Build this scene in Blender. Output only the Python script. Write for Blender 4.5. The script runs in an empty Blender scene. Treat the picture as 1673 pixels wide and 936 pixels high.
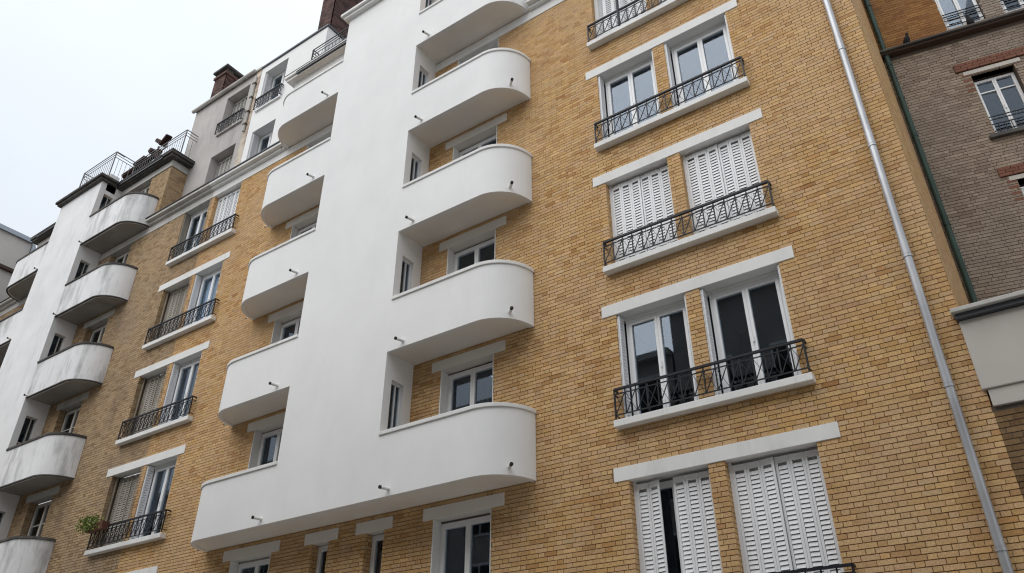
import bpy, math, random
import numpy as np
from mathutils import Matrix, Vector

random.seed(7)
rng = np.random.default_rng(7)
sc = bpy.context.scene
COL = sc.collection
R = math.radians

# ------------------------------------------------------------------ camera
CAM_POS = (0.0, -10.75, 1.6)
FPX, PITCH, ROLL, YAW = 1276.6, R(31.718), R(-0.097), R(34.671)
def cam_axes():
    f = np.array([-math.sin(YAW)*math.cos(PITCH), math.cos(YAW)*math.cos(PITCH), math.sin(PITCH)])
    r = np.array([math.cos(YAW), math.sin(YAW), 0.0]); u = np.cross(r, f)
    c, s = math.cos(ROLL), math.sin(ROLL)
    return c*r + s*u, -s*r + c*u, f
RT, UP, FW = cam_axes()
cam = bpy.data.cameras.new('camera'); cam_o = bpy.data.objects.new('camera', cam); COL.objects.link(cam_o)
cam.sensor_fit = 'HORIZONTAL'; cam.sensor_width = 36.0; cam.lens = 36.0*FPX/1673.0
cam.shift_x = -6.8/1673.0
cam.clip_start = 0.1; cam.clip_end = 3000
cam_o.matrix_world = Matrix(((RT[0], UP[0], -FW[0], CAM_POS[0]), (RT[1], UP[1], -FW[1], CAM_POS[1]),
                             (RT[2], UP[2], -FW[2], CAM_POS[2]), (0, 0, 0, 1)))
sc.camera = cam_o

# ------------------------------------------------------------------ sky, sun, exposure
world = bpy.data.worlds.new('World'); sc.world = world; world.use_nodes = True
wn = world.node_tree; wn.nodes.clear()
def wnode(t, **k):
    n = wn.nodes.new(t)
    for a, b in k.items(): setattr(n, a, b)
    return n
SUN_EL, SUN_AZ = R(50), R(195)      # high, veiled by cloud, from the street side
sky = wnode('ShaderNodeTexSky', sky_type='NISHITA', sun_disc=False, sun_elevation=SUN_EL, sun_rotation=SUN_AZ,
            air_density=1.6, dust_density=4.0, ozone_density=1.0)
geo = wnode('ShaderNodeTexCoord')
sep = wnode('ShaderNodeSeparateXYZ'); wn.links.new(geo.outputs['Generated'], sep.inputs[0])
noi = wnode('ShaderNodeTexNoise'); noi.inputs['Scale'].default_value = 1.7; noi.inputs['Detail'].default_value = 5
noi.inputs['Roughness'].default_value = 0.5
wn.links.new(geo.outputs['Generated'], noi.inputs['Vector'])
crp = wnode('ShaderNodeValToRGB')
crp.color_ramp.elements[0].position = 0.3; crp.color_ramp.elements[0].color = (0.80, 0.875, 0.97, 1)
crp.color_ramp.elements[1].position = 0.62; crp.color_ramp.elements[1].color = (0.95, 0.975, 1.0, 1)
wn.links.new(noi.outputs['Fac'], crp.inputs[0])
# overcast luminance: brighter towards the zenith
mr = wnode('ShaderNodeMapRange'); mr.inputs['From Min'].default_value = 0.0; mr.inputs['From Max'].default_value = 1.0
mr.inputs['To Min'].default_value = 0.55; mr.inputs['To Max'].default_value = 1.15
wn.links.new(sep.outputs['Z'], mr.inputs['Value'])
cl = wnode('ShaderNodeMix', data_type='RGBA', blend_type='MULTIPLY'); cl.inputs['Factor'].default_value = 1
wn.links.new(crp.outputs['Color'], cl.inputs['A']); wn.links.new(mr.outputs['Result'], cl.inputs['B'])
skb = wnode('ShaderNodeBackground'); skb.inputs['Strength'].default_value = 0.10
wn.links.new(sky.outputs['Color'], skb.inputs['Color'])
clb = wnode('ShaderNodeBackground'); clb.inputs['Strength'].default_value = 1.0
wn.links.new(cl.outputs['Result'], clb.inputs['Color'])
mxs = wnode('ShaderNodeMixShader'); mxs.inputs[0].default_value = 0.92
wn.links.new(skb.outputs[0], mxs.inputs[1]); wn.links.new(clb.outputs[0], mxs.inputs[2])
wo = wnode('ShaderNodeOutputWorld'); wn.links.new(mxs.outputs[0], wo.inputs['Surface'])

sun = bpy.data.lights.new('sun', 'SUN'); sun.energy = 1.5; sun.angle = R(60); sun.color = (1.0, 0.985, 0.965)
sun_o = bpy.data.objects.new('sun', sun); COL.objects.link(sun_o)
sdir = Vector((math.sin(SUN_AZ)*math.cos(SUN_EL), math.cos(SUN_AZ)*math.cos(SUN_EL), math.sin(SUN_EL)))
sun_o.rotation_euler = sdir.to_track_quat('Z', 'Y').to_euler()

sc.view_settings.view_transform = 'Standard'; sc.view_settings.look = 'None'
sc.view_settings.exposure = 0.27; sc.view_settings.gamma = 1.0
sc.view_settings.use_curve_mapping = False
sc.render.engine = 'CYCLES'
sc.cycles.use_denoising = True; sc.cycles.denoiser = 'OPENIMAGEDENOISE'; sc.cycles.denoising_input_passes = 'RGB_ALBEDO_NORMAL'; sc.cycles.denoising_prefilter = 'ACCURATE'; sc.cycles.pixel_filter_type = 'BLACKMAN_HARRIS'; sc.cycles.filter_width = 1.15
sc.cycles.max_bounces = 6; sc.cycles.diffuse_bounces = 4; sc.cycles.glossy_bounces = 2; sc.cycles.use_adaptive_sampling = True; sc.cycles.adaptive_threshold = 0.015; sc.cycles.transparent_max_bounces = 12

# ------------------------------------------------------------------ helpers
class MB:
    def __init__(s): s.v = []; s.f = []; s.t = []
    def add(s, vs, fs, tint=None):
        o = len(s.v); s.v += [tuple(p) for p in vs]
        for q in fs:
            s.f.append(tuple(i+o for i in q)); s.t.append(tint)
        return s
    def box(s, x0, x1, y0, y1, z0, z1, tint=None, skip=()):
        vs = [(x0,y0,z0),(x1,y0,z0),(x1,y1,z0),(x0,y1,z0),(x0,y0,z1),(x1,y0,z1),(x1,y1,z1),(x0,y1,z1)]
        fs = {'b':(0,3,2,1),'t':(4,5,6,7),'f':(0,1,5,4),'r':(1,2,6,5),'k':(2,3,7,6),'l':(3,0,4,7)}
        return s.add(vs, [q for k, q in fs.items() if k not in skip], tint)
    def obox(s, o, u, v, w, tint=None):
        o, u, v, w = map(Vector, (o, u, v, w))
        vs = [o, o+u, o+u+v, o+v, o+w, o+u+w, o+u+v+w, o+v+w]
        return s.add(vs, [(0,3,2,1),(4,5,6,7),(0,1,5,4),(1,2,6,5),(2,3,7,6),(3,0,4,7)], tint)
    def bar(s, a, b, w, h=None):
        a, b = Vector(a), Vector(b); d = b-a; h = h or w
        up = Vector((0,1,0)) if abs(d.normalized().y) < .9 else Vector((0,0,1))
        u = d.cross(up).normalized(); v = d.cross(u).normalized()
        return s.obox(a - u*w/2 - v*h/2, u*w, v*h, d)
    def tube(s, a, b, r, n=10, r2=None, cap=True):
        a, b = Vector(a), Vector(b); d = (b-a).normalized(); r2 = r if r2 is None else r2
        up = Vector((0,0,1)) if abs(d.z) < .9 else Vector((1,0,0))
        u = d.cross(up).normalized(); w = d.cross(u)
        vs = []
        for c, rr in ((a, r), (b, r2)):
            for i in range(n):
                t = 2*math.pi*i/n; vs.append(c + (u*math.cos(t) + w*math.sin(t))*rr)
        fs = [(i, (i+1) % n, n+(i+1) % n, n+i) for i in range(n)]
        if cap: fs += [tuple(reversed(range(n))), tuple(range(n, 2*n))]
        return s.add(vs, fs)
    def prism(s, pts, z0, z1):
        n = len(pts)
        vs = [(x, y, z0) for x, y in pts] + [(x, y, z1) for x, y in pts]
        return s.add(vs, [(i, (i+1) % n, n+(i+1) % n, n+i) for i in range(n)] + [tuple(reversed(range(n))), tuple(range(n, 2*n))])
    def strip(s, outer, inner, z0, z1):
        """a wall following two parallel open polylines"""
        n = len(outer)
        vs = [(x,y,z0) for x,y in outer]+[(x,y,z0) for x,y in inner]+[(x,y,z1) for x,y in outer]+[(x,y,z1) for x,y in inner]
        fs = []
        for i in range(n-1):
            fs += [(i, i+1, 2*n+i+1, 2*n+i), (n+i+1, n+i, 3*n+i, 3*n+i+1), (2*n+i, 2*n+i+1, 3*n+i+1, 3*n+i), (i+1, i, n+i, n+i+1)]
        fs += [(0, 2*n, 3*n, n), (n-1, 2*n-1, 4*n-1, 3*n-1)]
        return s.add(vs, fs)
    def mesh(s, name, mat):
        me = bpy.data.meshes.new(name); me.from_pydata(s.v, [], s.f)
        if any(t is not None for t in s.t):
            a = me.attributes.new('tint', 'FLOAT', 'FACE')
            a.data.foreach_set('value', [0.0 if t is None else t for t in s.t])
        if mat: me.materials.append(mat)
        me.update(); return me
    def build(s, name, mat, parent=None, bevel=0, smooth=False):
        o = bpy.data.objects.new(name, s.mesh(name, mat)); COL.objects.link(o)
        if parent is not None: o.parent = parent; o.matrix_parent_inverse = inv(parent)
        if bevel:
            m = o.modifiers.new('bevel', 'BEVEL'); m.width = bevel; m.segments = 2; m.limit_method = 'ANGLE'; m.angle_limit = R(40)
        if smooth:
            for p in o.data.polygons: p.use_smooth = True
        return o
LOCAL = set()       # parents whose children are modelled in the parent's own axes
def inv(p):
    if p.name in LOCAL: return Matrix.Identity(4)
    m = Matrix.Identity(4); q = p
    if p.type == 'EMPTY': m = Matrix.Translation(p.location).inverted()
    return m
def empty(name, loc, label, cat, rz=0, group=None):
    o = bpy.data.objects.new(name, None); COL.objects.link(o); o.location = loc; o.rotation_euler.z = rz
    tag(o, label, cat, group); return o
def tag(o, label, cat, group=None):
    o['label'] = label; o['category'] = cat
    if group: o['group'] = group
    return o
def structure(o): o['kind'] = 'structure'; return o
def part_label(o, t): o['label'] = t; return o

# ------------------------------------------------------------------ materials
def mat(name, color=(.5,.5,.5), rough=.7, metal=0.0, spec=.4):
    m = bpy.data.materials.new(name); m.use_nodes = True
    b = m.node_tree.nodes['Principled BSDF']
    b.inputs['Base Color'].default_value = (*color, 1); b.inputs['Roughness'].default_value = rough
    b.inputs['Metallic'].default_value = metal; b.inputs['Specular IOR Level'].default_value = spec
    return m
def N(m, t, **k):
    n = m.node_tree.nodes.new(t)
    for a, b in k.items(): setattr(n, a, b)
    return n
def Lk(m, a, b): m.node_tree.links.new(a, b)
def noise(m, scale, detail=4, rough=.55, vec=None, stretch=None):
    n = N(m, 'ShaderNodeTexNoise'); n.inputs['Scale'].default_value = scale
    n.inputs['Detail'].default_value = detail; n.inputs['Roughness'].default_value = rough
    g = N(m, 'ShaderNodeNewGeometry'); src = g.outputs['Position']
    if stretch:
        mp = N(m, 'ShaderNodeMapping'); mp.inputs['Scale'].default_value = stretch
        Lk(m, src, mp.inputs['Vector']); src = mp.outputs['Vector']
    Lk(m, src, n.inputs['Vector']); return n.outputs['Fac']
def ramp(m, fac, stops, interp='LINEAR'):
    r = N(m, 'ShaderNodeValToRGB'); r.color_ramp.interpolation = interp
    e = r.color_ramp.elements
    while len(e) < len(stops): e.new(.5)
    for i, (p, c) in enumerate(stops):
        e[i].position = p; e[i].color = (*c, 1) if len(c) == 3 else c
    Lk(m, fac, r.inputs[0]); return r.outputs['Color']
def mixc(m, a, b, fac, mode='MIX'):
    n = N(m, 'ShaderNodeMix', data_type='RGBA', blend_type=mode)
    for sock, v in (('A', a), ('B', b)):
        if isinstance(v, tuple): n.inputs[sock].default_value = (*v, 1)
        else: Lk(m, v, n.inputs[sock])
    if isinstance(fac, (int, float)): n.inputs['Factor'].default_value = fac
    else: Lk(m, fac, n.inputs['Factor'])
    return n.outputs['Result']
def base(m): return m.node_tree.nodes['Principled BSDF']
def bump(m, h, strength=.3, dist=.01):
    b = N(m, 'ShaderNodeBump'); b.inputs['Strength'].default_value = strength; b.inputs['Distance'].default_value = dist
    Lk(m, h, b.inputs['Height']); Lk(m, b.outputs['Normal'], base(m).inputs['Normal'])

def brick_mat(name, stops, patch, patch_amt, soot, soot_amt, plo=.50, phi=.72):
    m = mat(name, rough=.85, spec=.25)
    at = N(m, 'ShaderNodeAttribute', attribute_name='tint'); oi = N(m, 'ShaderNodeObjectInfo')
    ad = N(m, 'ShaderNodeMath', operation='ADD'); Lk(m, at.outputs['Fac'], ad.inputs[0]); Lk(m, oi.outputs['Random'], ad.inputs[1])
    fr = N(m, 'ShaderNodeMath', operation='FRACT'); Lk(m, ad.outputs[0], fr.inputs[0])
    col = ramp(m, fr.outputs[0], stops)
    big = noise(m, .42, 3, .62)
    col = mixc(m, col, patch, ramp(m, big, [(plo, (0,0,0)), (phi, (patch_amt,)*3)]))
    drk = noise(m, .9, 4, .65, stretch=(1, 1, .55))
    col = mixc(m, col, soot, ramp(m, drk, [(.52, (0,0,0)), (.75, (soot_amt,)*3)]))
    fine = noise(m, 38, 3, .75)
    col = mixc(m, col, ramp(m, fine, [(.25, (.62,.60,.58)), (.72, (1.16,1.15,1.12))]), 1.0, 'MULTIPLY')
    pk = N(m, 'ShaderNodeTexWhiteNoise', noise_dimensions='1D'); Lk(m, fr.outputs[0], pk.inputs['W'])
    col = mixc(m, col, ramp(m, pk.outputs['Value'], [(0, (.86,.82,.80)), (.12, (.97,.97,.96)), (.9, (1.03,1.03,1.03)), (1, (1.14,1.12,1.10))]), 1.0, 'MULTIPLY')
    Lk(m, col, base(m).inputs['Base Color'])
    bump(m, noise(m, 70, 2, .6), .45, .006)
    return m
BR_MAIN = brick_mat('ochre_brick', [(0,(.44,.23,.09)),(.05,(.50,.29,.12)),(.18,(.60,.385,.165)),(.32,(.63,.405,.22)),(.45,(.67,.45,.21)),(.58,(.57,.35,.145)),(.72,(.68,.47,.235)),(.85,(.60,.385,.215)),(.95,(.61,.43,.25)),(1,(.50,.31,.14))],
                    (.60,.415,.25), .7, (.45,.255,.12), .65, .42, .66)
BR_OLD = brick_mat('weathered_ochre_brick', [(0,(.29,.19,.105)),(.3,(.43,.305,.18)),(.6,(.48,.345,.205)),(.85,(.44,.325,.21)),(1,(.35,.24,.145))],
                   (.38,.30,.225), .75, (.21,.155,.11), .75)
BR_GREY = brick_mat('taupe_brick', [(0,(.24,.18,.14)),(.3,(.31,.245,.195)),(.6,(.35,.28,.225)),(.85,(.40,.33,.265)),(1,(.28,.22,.17))],
                    (.30,.25,.215), .8, (.19,.15,.12), .6, .42, .64)
BR_DIRTY = brick_mat('sooty_ochre_brick', [(0,(.15,.085,.04)),(.4,(.22,.135,.065)),(.8,(.26,.175,.09)),(1,(.18,.11,.055))],
                    (.22,.16,.11), .5, (.10,.07,.05), .6)
BR_ORANGE = brick_mat('orange_brick', [(0,(.24,.11,.04)),(.4,(.32,.16,.055)),(.8,(.36,.19,.07)),(1,(.27,.13,.055))],
                    (.24,.12,.07), .5, (.17,.08,.045), .5)
BR_RED = brick_mat('red_brick', [(0,(.19,.085,.06)),(.5,(.23,.105,.075)),(1,(.20,.09,.065))], (.22,.13,.10), .6, (.09,.04,.03), .5)
BR_CHIM = brick_mat('dark_chimney_brick', [(0,(.05,.03,.03)),(.5,(.10,.058,.052)),(.9,(.16,.09,.078)),(1,(.07,.04,.04))], (.11,.075,.07), .4, (.04,.028,.027), .6)

def plaster(name, color, var=.05, rough=.85, stain=None, stain_amt=0, streak=False, lo=.52, hi=.75, bscale=60, bstr=.12):
    m = mat(name, color, rough, spec=.25)
    n1 = noise(m, .8, 3, .6)
    d = tuple(c*(1-var*1.6) for c in color)
    col = ramp(m, n1, [(.3, d), (.7, tuple(min(1, c*(1+var)) for c in color))])
    if stain:
        n2 = noise(m, 1.1, 5, .68, stretch=(1.6, 1.6, .45) if streak else None)
        col = mixc(m, col, stain, ramp(m, n2, [(lo, (0,0,0)), (hi, (stain_amt,)*3)]))
        n3 = noise(m, 5.5, 4, .7, stretch=(1.8, 1.8, .22))
        col = mixc(m, col, stain, ramp(m, n3, [(.58, (0,0,0)), (.74, (stain_amt*.75,)*3)]))
    Lk(m, col, base(m).inputs['Base Color'])
    bump(m, noise(m, bscale, 2, .6), bstr, .004)
    return m
WHITE = plaster('white_render', (.81,.812,.808), .025, stain=(.70,.70,.70), stain_amt=.3, streak=True, lo=.5, hi=.8)
TRIM = plaster('white_trim_paint', (.77,.77,.755), .04, stain=(.55,.54,.51), stain_amt=.5, streak=True, lo=.5, hi=.75)
SOFFIT = plaster('cream_soffit_paint', (.82,.785,.73), .04)
CREAMTRIM = plaster('cream_lintel_paint', (.74,.71,.66), .04)
OLDWHITE = plaster('weathered_white_render', (.77,.77,.775), .05, stain=(.34,.34,.335), stain_amt=.9, streak=True, lo=.48, hi=.68)
def peel(m, lo=.63, hi=.645, col=(.30,.295,.285), sc=1.9):
    b = base(m); src = b.inputs['Base Color'].links[0].from_socket
    f = ramp(m, noise(m, sc, 8, .72), [(lo, (0,0,0)), (hi, (.85,)*3)])
    Lk(m, mixc(m, src, col, f), b.inputs['Base Color'])
peel(OLDWHITE, .66, .70, (.42,.415,.41))
OLDBAY = plaster('aged_white_render', (.78,.78,.785), .05, stain=(.56,.56,.56), stain_amt=.6, streak=True, lo=.52, hi=.78)
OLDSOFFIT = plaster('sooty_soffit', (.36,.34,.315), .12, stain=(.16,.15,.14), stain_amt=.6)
OLDCOPE = plaster('blackened_coping', (.085,.08,.075), .3, stain=(.25,.24,.23), stain_amt=.5)
OLDTRIM = plaster('weathered_trim', (.52,.51,.48), .08, stain=(.20,.19,.18), stain_amt=.6)
GREYATTIC = plaster('grey_attic_render', (.46,.435,.42), .08, stain=(.28,.265,.26), stain_amt=.7, streak=True)
PANEL = plaster('grey_panel_paint', (.52,.49,.45), .05, stain=(.33,.31,.28), stain_amt=.35, lo=.6, hi=.8)
BEIGE = plaster('beige_render', (.60,.575,.545), .06, stain=(.44,.39,.34), stain_amt=.5)
OPPOSITE = plaster('opposite_limestone', (.38,.36,.335), .08)
MORTAR = plaster('brown_mortar', (.28,.18,.095), .15, bscale=120, bstr=.3)
MORTAR_OLD = plaster('grey_mortar', (.20,.14,.085), .15)
MORTAR_GREY = plaster('dark_mortar', (.13,.105,.088), .15)
STONE = plaster('base_stone', (.34,.32,.29), .08)
PVC = mat('white_window_frame', (.80,.81,.82), .35)
OLDFRAME = mat('old_cream_window_frame', (.55,.52,.47), .5)
SHUT = plaster('white_shutter_paint', (.81,.82,.84), .04, rough=.45, bstr=.03)
SHUT_OLD = plaster('beige_shutter_paint', (.34,.31,.265), .12, rough=.6, stain=(.22,.19,.15), stain_amt=.5, bstr=.05)
IRON = mat('black_iron', (.012,.013,.018), .5, 0, .3)
IRON_GREY = mat('grey_iron', (.16,.16,.165), .5)
ZINC = mat('zinc', (.34,.37,.41), .38, .75)
ZINC_DARK = mat('dark_zinc', (.075,.08,.09), .5, .4)
GREENPIPE = plaster('green_pipe_paint', (.03,.062,.05), .25, rough=.5)
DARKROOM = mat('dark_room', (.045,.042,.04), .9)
PAINTED_SKY = mat('painted_sky_white', (.72,.73,.76), .9)  # pale colour that stands in for sky mirrored in a pane
SPOUT = mat('white_spout', (.72,.72,.70), .4)
SPOUTIN = mat('dark_spout_mouth', (.02,.02,.02), .8)
ASPHALT = plaster('worn_asphalt', (.21,.205,.195), .2, bscale=150, bstr=.4)
PAVE = plaster('pavement_concrete', (.52,.50,.465), .12)
KERB = plaster('kerb_granite', (.33,.32,.31), .15)
PAINT = mat('road_paint', (.75,.75,.72), .6)
FLUE = plaster('terracotta_pot', (.22,.09,.05), .2)
LEAF = mat('green_leaf', (.11,.16,.03), .5)
LEAF2 = mat('yellow_green_leaf', (.24,.30,.06), .5)
TERRACOTTA = mat('terracotta_trough', (.13,.055,.035), .7)
BROWN = plaster('dark_brown_fabric', (.045,.022,.018), .3)
PIGEON = plaster('pigeon_feathers', (.04,.042,.05), .3)
WOODDARK = mat('dark_wood', (.06,.035,.025), .6)
CREAMSTRIP = plaster('cream_patching', (.60,.54,.45), .1, stain=(.28,.15,.09), stain_amt=.85, lo=.5, hi=.62)
gl = bpy.data.materials.new('window_glass'); gl.use_nodes = True
nt = gl.node_tree; nt.nodes.remove(nt.nodes['Principled BSDF'])
g_t = N(gl, 'ShaderNodeBsdfTransparent'); g_t.inputs[0].default_value = (.74,.82,.88,1)
g_g = N(gl, 'ShaderNodeBsdfGlossy'); g_g.inputs['Roughness'].default_value = .015; g_g.inputs['Color'].default_value = (.80,.87,.98,1)
g_f = N(gl, 'ShaderNodeLayerWeight'); g_f.inputs['Blend'].default_value = .5
g_p = N(gl, 'ShaderNodeMath', operation='POWER'); g_p.inputs[1].default_value = 4.0; Lk(gl, g_f.outputs['Facing'], g_p.inputs[0])
g_m = N(gl, 'ShaderNodeMath', operation='MULTIPLY_ADD', use_clamp=True); g_m.inputs[1].default_value = .6; g_m.inputs[2].default_value = .07
Lk(gl, g_p.outputs[0], g_m.inputs[0])
g_x = N(gl, 'ShaderNodeMixShader'); Lk(gl, g_m.outputs[0], g_x.inputs[0]); Lk(gl, g_t.outputs[0], g_x.inputs[1]); Lk(gl, g_g.outputs[0], g_x.inputs[2])
Lk(gl, g_x.outputs[0], nt.nodes['Material Output'].inputs['Surface'])
GLASS = gl

# ------------------------------------------------------------------ levels taken from the facade
F, C = 2.944, 0.0736
L0, B0, S0 = 5.413, 5.709, 3.307      # lintel underside, balcony underside, sill underside of storey 0
def lz(k): return L0 + F*k
def bz(k): return B0 + F*k
def sz(k): return S0 + F*k
XM, XO = -11.415, -27.13             # axes of the two white bays
SEAM = -19.25                        # where the cleaned front meets the weathered one
HC, HB, HW = 1.415, 4.385, 4.63      # half widths: bay, balcony, tall wall
YA = 0.65                            # set-back of the attic
TOPZ = lz(4)                         # 17.189: underside of the band
CORN = 20.38                         # underside of the top cornice

# ------------------------------------------------------------------ generic pieces
def sub(iv, holes):
    out = [iv]
    for a, b in holes:
        nx = []
        for p, q in out:
            if b <= p or a >= q: nx.append((p, q)); continue
            if a > p: nx.append((p, a))
            if b < q: nx.append((b, q))
        out = nx
    return out
PITCH_S, PITCH_H, JT = 0.2325, 0.1155, 0.0105
def brick_layout(x0, x1, z0, z1, holes, seed=0, course=C, flemish=True):
    """bricks of a bonded wall as (xa, xb, za, zb, whole)"""
    rr = random.Random(seed); out = []
    n0 = math.ceil((z0 - L0)/course - 1e-6); n1 = math.floor((z1 - L0)/course + 1e-6)
    per = PITCH_S + PITCH_H
    for n in range(n0, n1):
        za, zb = L0 + n*course, L0 + (n+1)*course
        hs = [(h[0], h[1]) for h in holes if h[2] <= za + .02 and h[3] >= zb - .02]
        ivs = sub((x0, x1), hs)
        x = x0 - per*2 + (per/2 if n % 2 else 0) + rr.uniform(-.012, .012)
        k = 0 if flemish else rr.randint(0, 1); jb = JT/2
        while x < x1:
            if flemish: wd = PITCH_S if k % 2 == 0 else PITCH_H
            else: wd = PITCH_S if rr.random() < .78 else PITCH_H
            k += 1
            for p, q in ivs:
                ja = jb; jb = 0.002 if rr.random() < .35 else JT/2
                a, b = max(x + ja, p), min(x + wd - jb, q)
                zj = rr.uniform(-.0008, .0008)
                if b - a > .03: out.append((a, b, za + .0062 + zj, zb - .0062 + zj, a > p and b < q and wd > .2))
            x += wd
    return out
def wall_sheet(mb, x0, x1, z0, z1, holes, y, thick=.3):
    xs = sorted({x0, x1, *[min(max(h[i], x0), x1) for h in holes for i in (0, 1)]})
    zs = sorted({z0, z1, *[min(max(h[i], z0), z1) for h in holes for i in (2, 3)]})
    for za, zb in zip(zs, zs[1:]):
        run = None
        for xa, xb in list(zip(xs, xs[1:])) + [(None, None)]:
            solid = xa is not None and not any(h[0] <= (xa+xb)/2 <= h[1] and h[2] <= (za+zb)/2 <= h[3] for h in holes)
            if solid: run = (run[0], xb) if run else (xa, xb)
            elif run:
                mb.box(run[0], run[1], y, y+thick, za, zb); run = None
    return mb

def put_bricks(layout, y, proud, parent, material, name, keep=0, jamb=()):
    """layout -> keep the largest in view as single bricks, the rest as one joined part"""
    single = set()
    if keep:
        sc_ = []
        for i, (a, b, za, zb, whole) in enumerate(layout):
            if not whole: continue
            p = np.array([(a+b)/2 - CAM_POS[0], y - CAM_POS[1], (za+zb)/2 - CAM_POS[2]])
            d = p @ FW; px = 843.3 + FPX*(p @ RT)/d; py = 468 - FPX*(p @ UP)/d
            if not (10 < px < 1660 and 10 < py < 925): continue
            sc_.append((np.linalg.norm(p)**3/(-p[1]*-1 if p[1] else 1), i))
        sc_.sort(); single = {i for _, i in sc_[:keep]}
    mb = MB(); shared = None
    for i, (a, b, za, zb, whole) in enumerate(layout):
        dy = random.uniform(-.0022, .0022)
        if i in single:
            key = round(b-a, 4)
            if shared is None: shared = {}
            if key not in shared:
                w, h = b-a, zb-za
                shared[key] = MB().box(-w/2, w/2, 0, .05, -h/2, h/2, skip=('k',)).mesh('brick', material)
            o = bpy.data.objects.new('brick', shared[key]); COL.objects.link(o); o.parent = parent
            o.location = ((a+b)/2, y + dy, (za+zb)/2)
            o.matrix_parent_inverse = Matrix.Identity(4)
        else:
            mb.box(a, b, y + dy, y + .05, za, zb, tint=random.random(), skip=('k',))
    for (xj, side, y0, y1, z0, z1) in jamb:      # bricks turning the corner into an opening
        n0 = round((z0 - L0)/C); n1 = round((z1 - L0)/C)
        for n in range(n0, n1):
            za, zb = L0 + n*C + .0055, L0 + (n+1)*C - .0055
            cut = y0 + (.105 if n % 2 else .07)
            for ya, yb in ((y0 + .003, cut - .005), (cut + .005, y1)):
                if side > 0: mb.box(xj - .05, xj + random.uniform(-.001, .001), ya, yb, za, zb, tint=random.random())
                else: mb.box(xj + random.uniform(-.001, .001), xj + .05, ya, yb, za, zb, tint=random.random())
    if mb.f:
        o = mb.build(name, material, parent); o['kind'] = 'stuff'
        return o

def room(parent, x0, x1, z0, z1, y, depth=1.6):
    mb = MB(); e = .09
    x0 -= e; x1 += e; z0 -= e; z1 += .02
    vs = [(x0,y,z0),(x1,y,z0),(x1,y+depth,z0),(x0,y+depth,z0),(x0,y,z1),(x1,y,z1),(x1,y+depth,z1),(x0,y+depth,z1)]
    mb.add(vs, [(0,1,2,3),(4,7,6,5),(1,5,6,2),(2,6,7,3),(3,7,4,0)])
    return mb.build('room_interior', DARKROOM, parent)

def window(parent, x0, x1, z0, z1, y, frame=PVC, sashes=2, painted_sky=0, transom=None, depth=1.6, fw=.055, sw=.05):
    """frame mesh with panes, handle and the dark room behind as its pieces"""
    mb = MB(); d0, d1 = y, y + .07
    mb.box(x0, x0+fw, d0, d1, z0, z1).box(x1-fw, x1, d0, d1, z0, z1)
    mb.box(x0+fw, x1-fw, d0, d1, z1-fw, z1).box(x0+fw, x1-fw, d0, d1, z0, z0+fw)
    ys0, ys1 = y + .012, y + .062
    xi0, xi1, zi0, zi1 = x0+fw, x1-fw, z0+fw, z1-fw
    wS = (xi1-xi0)/sashes; panes = []
    for i in range(sashes):
        a, b = xi0 + i*wS, xi0 + (i+1)*wS
        a2, b2 = a + .002, b - .002
        mb.box(a2, a2+sw, ys0-.022, ys1, zi0, zi1).box(b2-sw, b2, ys0-.022, ys1, zi0, zi1)
        mb.box(a2+sw, b2-sw, ys0-.02, ys1, zi0, zi0+sw*1.2).box(a2+sw, b2-sw, ys0-.02, ys1, zi1-sw, zi1)
        cuts = [zi0+sw*1.2, zi1-sw]
        if transom:
            for t in (transom if isinstance(transom, (list, tuple)) else [transom]):
                zt = zi0 + (zi1-zi0)*t
                mb.box(a2+sw, b2-sw, ys0-.008, ys1-.004, zt-.014, zt+.014); cuts.insert(-1, zt)
        for c0, c1 in zip(cuts, cuts[1:]): panes.append((a2+sw, b2-sw, c0, c1))
    o = mb.build('window', frame, parent)
    for a, b, c0, c1 in panes: MB().box(a, b, y+.03, y+.036, c0, c1).build('pane', GLASS, o)
    if sashes == 2:
        xm = (x0+x1)/2
        MB().box(xm-.012, xm+.012, y-.035, y-.008, z0+(z1-z0)*.45, z0+(z1-z0)*.45+.11).build('handle', frame, o)
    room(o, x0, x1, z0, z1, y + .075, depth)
    if painted_sky:
        n = 24; vs = []; fs = []
        for i in range(n+1):
            xx = xi0 + (xi1-xi0)*(i/n if painted_sky == 1 else i/n*.5)
            yy = y + .14 + .02*math.sin(i*1.9)
            vs += [(xx, yy, zi0), (xx, yy, zi1)]
        for i in range(n): fs.append((2*i, 2*i+2, 2*i+3, 2*i+1))
        MB().add(vs, fs).build('painted_sky', PAINTED_SKY, o)  # pleated white sheet added behind the glass to imitate the sky's reflection
    return o

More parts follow.
